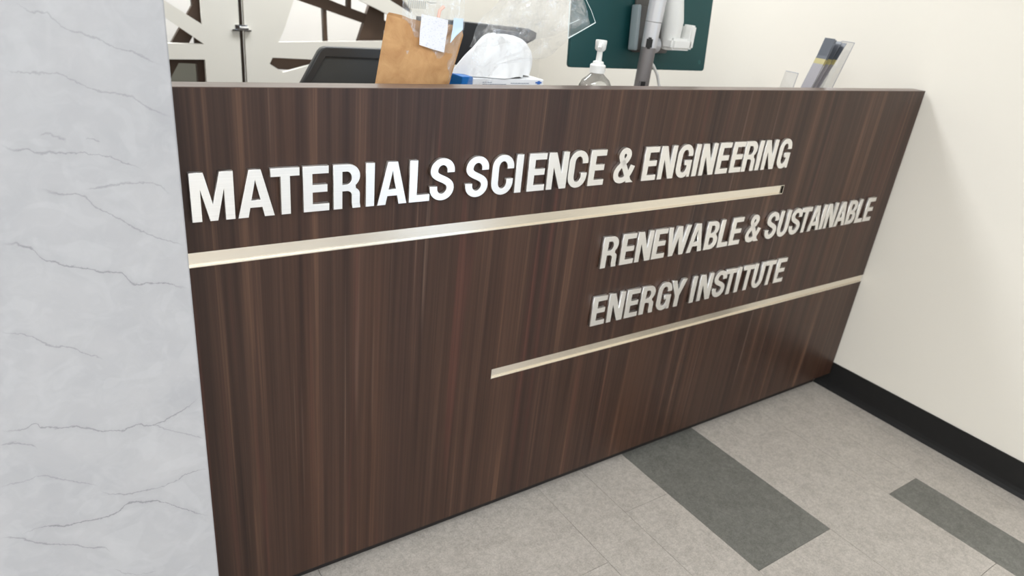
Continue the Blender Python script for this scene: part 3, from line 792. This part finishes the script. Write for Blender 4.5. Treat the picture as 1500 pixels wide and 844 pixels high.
# kraft padded envelope with a clear bag in it
KR, nt, b = new_mat('kraft_paper'); v = mapping(nt)
c = ramp(nt, noise(nt, v, 28, 4, .6, .8), [(.3, rgb(176, 130, 84)), (.7, rgb(198, 155, 106))])
nt.links.new(c, b.inputs['Base Color']); b.inputs['Roughness'].default_value = .75
bump(nt, b, noise(nt, v, 45, 4, .6, 1.2), .5, .003)
def envelope():
    from mathutils import noise as mn
    NX, NZ = 30, 26
    BL, BR, TRr, TL = Vector((-1.775, 0, CT+.0005)), Vector((-1.628, 0, CT+.0005)), Vector((-1.577, .012, 1.160)), Vector((-1.735, .012, 1.176))
    topz = [(0, .000), (.08, .0), (.22, -.004), (.30, -.018), (.42, -.022), (.55, -.028), (.68, -.036), (.75, -.018), (.83, -.006), (.92, -.006), (.97, -.003), (1, -.012)]
    def tz(u):
        for (a, za), (b_, zb) in zip(topz, topz[1:]):
            if u <= b_: return za+(zb-za)*(u-a)/(b_-a)
        return topz[-1][1]
    bm = bmesh.new(); sides = []
    for s in (-1, 1):
        G = []
        for j in range(NZ+1):
            row = []; tt = j/NZ
            for i in range(NX+1):
                u = i/NX
                if s == 1 and (i in (0, NX) or j == 0): row.append(sides[0][j][i]); continue
                p = BL.lerp(BR, u).lerp(TL.lerp(TRr, u), tt)
                cut = tz(u) if s == -1 else tz(u)*.2+.004
                p.z += cut*max(0, (tt-.55)/.45)
                bul = .014*(math.sin(math.pi*u)**.5)*(min(1, tt*5)**.5)*(1 if tt < .7 else 1-.25*(tt-.7)/.3)
                n = mn.noise(p*30+Vector((s*4, 0, 0)))*.0035 + mn.noise(p*80)*.0012
                p.y += .100+.004 + s*bul + n*min(1, 8*min(u, 1-u))
                row.append(bm.verts.new(p))
            G.append(row)
        sides.append(G)
        for a, b_ in zip(G, G[1:]):
            for i in range(NX):
                vs = (a[i], a[i+1], b_[i+1], b_[i])
                bm.faces.new(vs if s == -1 else vs[::-1])
    return bm
env = thing('padded_envelope', 'open brown kraft paper envelope leaning on the counter at the desk front', 'envelope', (-1.70, .105, CT))
bm = envelope()
for v_ in bm.verts: v_.co -= Vector((-1.70, .105, CT))
bm_obj('paper', bm, KR, env, True)
zb = thing('clear_bag', 'clear plastic bag with white label sticking out of the brown envelope', 'bag', (-1.65, .104, 1.06))
def rz(p): return (p[0]+1.65, p[1]-.104, p[2]-1.06)
FILM2 = film_mat('clear_bag_film', .10, (.95, .955, .95, 1), .12, 40, .3)
film_grid('film', [(rz((-1.700, .104, 1.06)), rz((-1.610, .104, 1.06))), (rz((-1.708, .106, 1.165)), rz((-1.580, .106, 1.165))), (rz((-1.709, .110, 1.21)), rz((-1.583, .110, 1.215))), (rz((-1.700, .12, 1.26)), rz((-1.588, .12, 1.265)))], FILM2, .004, zb, 5)
LAB, nt, b = new_mat('label_paper'); v = mapping(nt, (260, 260, 420))
c = ramp(nt, noise(nt, v, 1, 2, .6), [(.36, rgb(208, 211, 221)), (.44, rgb(226, 227, 233))]); nt.links.new(c, b.inputs['Base Color']); b.inputs['Roughness'].default_value = .5
film_grid('label', [(rz((-1.680, .094, 1.130)), rz((-1.628, .094, 1.118))), (rz((-1.678, .097, 1.160)), rz((-1.622, .097, 1.155))), (rz((-1.676, .098, 1.182)), rz((-1.622, .098, 1.175)))], LAB, .003, zb, 2, 12, 8)['label'] = 'white printed label'
film_grid('label', [(rz((-1.617, .095, 1.135)), rz((-1.605, .095, 1.148))), (rz((-1.610, .100, 1.158)), rz((-1.588, .100, 1.160))), (rz((-1.608, .102, 1.179)), rz((-1.588, .102, 1.179)))], simple('pale_blue_print', rgb(196, 216, 238), .4), .003, zb, 4, 8, 6)['label'] = 'small pale blue printed piece'
bm = bmesh.new(); tube_bm(bm, [rz((-1.640, .102, 1.178)), rz((-1.638, .102, 1.190)), rz((-1.630, .102, 1.197))], .003, 8); bm_obj('red_mark', bm, simple('faded_red', rgb(238, 190, 176), .5), zb, True)
bm = bmesh.new()
for q in range(9): add_box(bm, rz((-1.700+q*.004, .1035, 1.190)), rz((-1.6982+q*.004, .1045, 1.203)))
tube_bm(bm, [rz((-1.664, .104, 1.203)), rz((-1.655, .104, 1.201)), rz((-1.645, .104, 1.202))], .0008, 6)
bm_obj('faint_print', bm, simple('faint_grey_print', rgb(178, 178, 174), .5), zb)

# dark grey flat panel with raised rim
DGP = simple('dark_grey_plastic', rgb(70, 73, 73), .45); DGR = simple('dark_grey_rim', rgb(60, 62, 63), .35)
dp = thing('display_panel', 'dark grey flat panel with raised rim partly behind the brown envelope', 'display', (-1.68, .35, CT))
def trap(x0, x1, xt0, xt1, z1, r=.010):
    return [(x0, 0), (x1, 0), (xt1, z1-r), (xt1-r, z1), (xt0+r*1.2, z1), (xt0+r*.35, z1-r*.35), (xt0-r*.25, z1-r)]
outer = trap(-.160, .130, -.094, .115, .120)
inner = [(-.140, .004), (.118, .004), (.103, .098), (-.082, .100)]
o = plate('rim', [outer, inner], -.004, .018, DGR, dp, .0025); o = plate('back_shell', [[(-.150, .002), (.124, .002), (.109, .110), (-.084, .110)]], .004, .012, DGP, dp)
for sx in (-.150, .06):
    bm = bmesh.new(); add_box(bm, (sx-.020, -.004, 0), (sx+.020, .03, .008), .002); bm_obj('foot', bm, DGR, dp)
# black monitor further back
bmn = thing('monitor', 'black monitor behind the tissue box, dulled by clear plastic', 'monitor', (-1.27, .50, CT))
plate('housing', [[(-.20, .07), (.02, .07), (.095, .118), (.138, .138), (.146, .144), (.146, .158), (.120, .167), (-.20, .178)]], 0, .03, simple('black_monitor', rgb(20, 20, 22), .4), bmn, .003)
plate('blue_reflection', [[(.0, .10), (.030, .10), (.075, .125), (.078, .158), (.005, .162)]], -.018, .019, simple('blue_reflection_tint', rgb(50, 58, 74), .3), bmn, .003)  # blue-grey plate stands in for a bluish reflection on the black housing
box('stand', (-.03, .006, .01), (.03, .022, .10), BK, bmn, bev=.003); box('foot', (-.10, -.05, 0), (.10, .055, .010), BK, bmn, bev=.003)
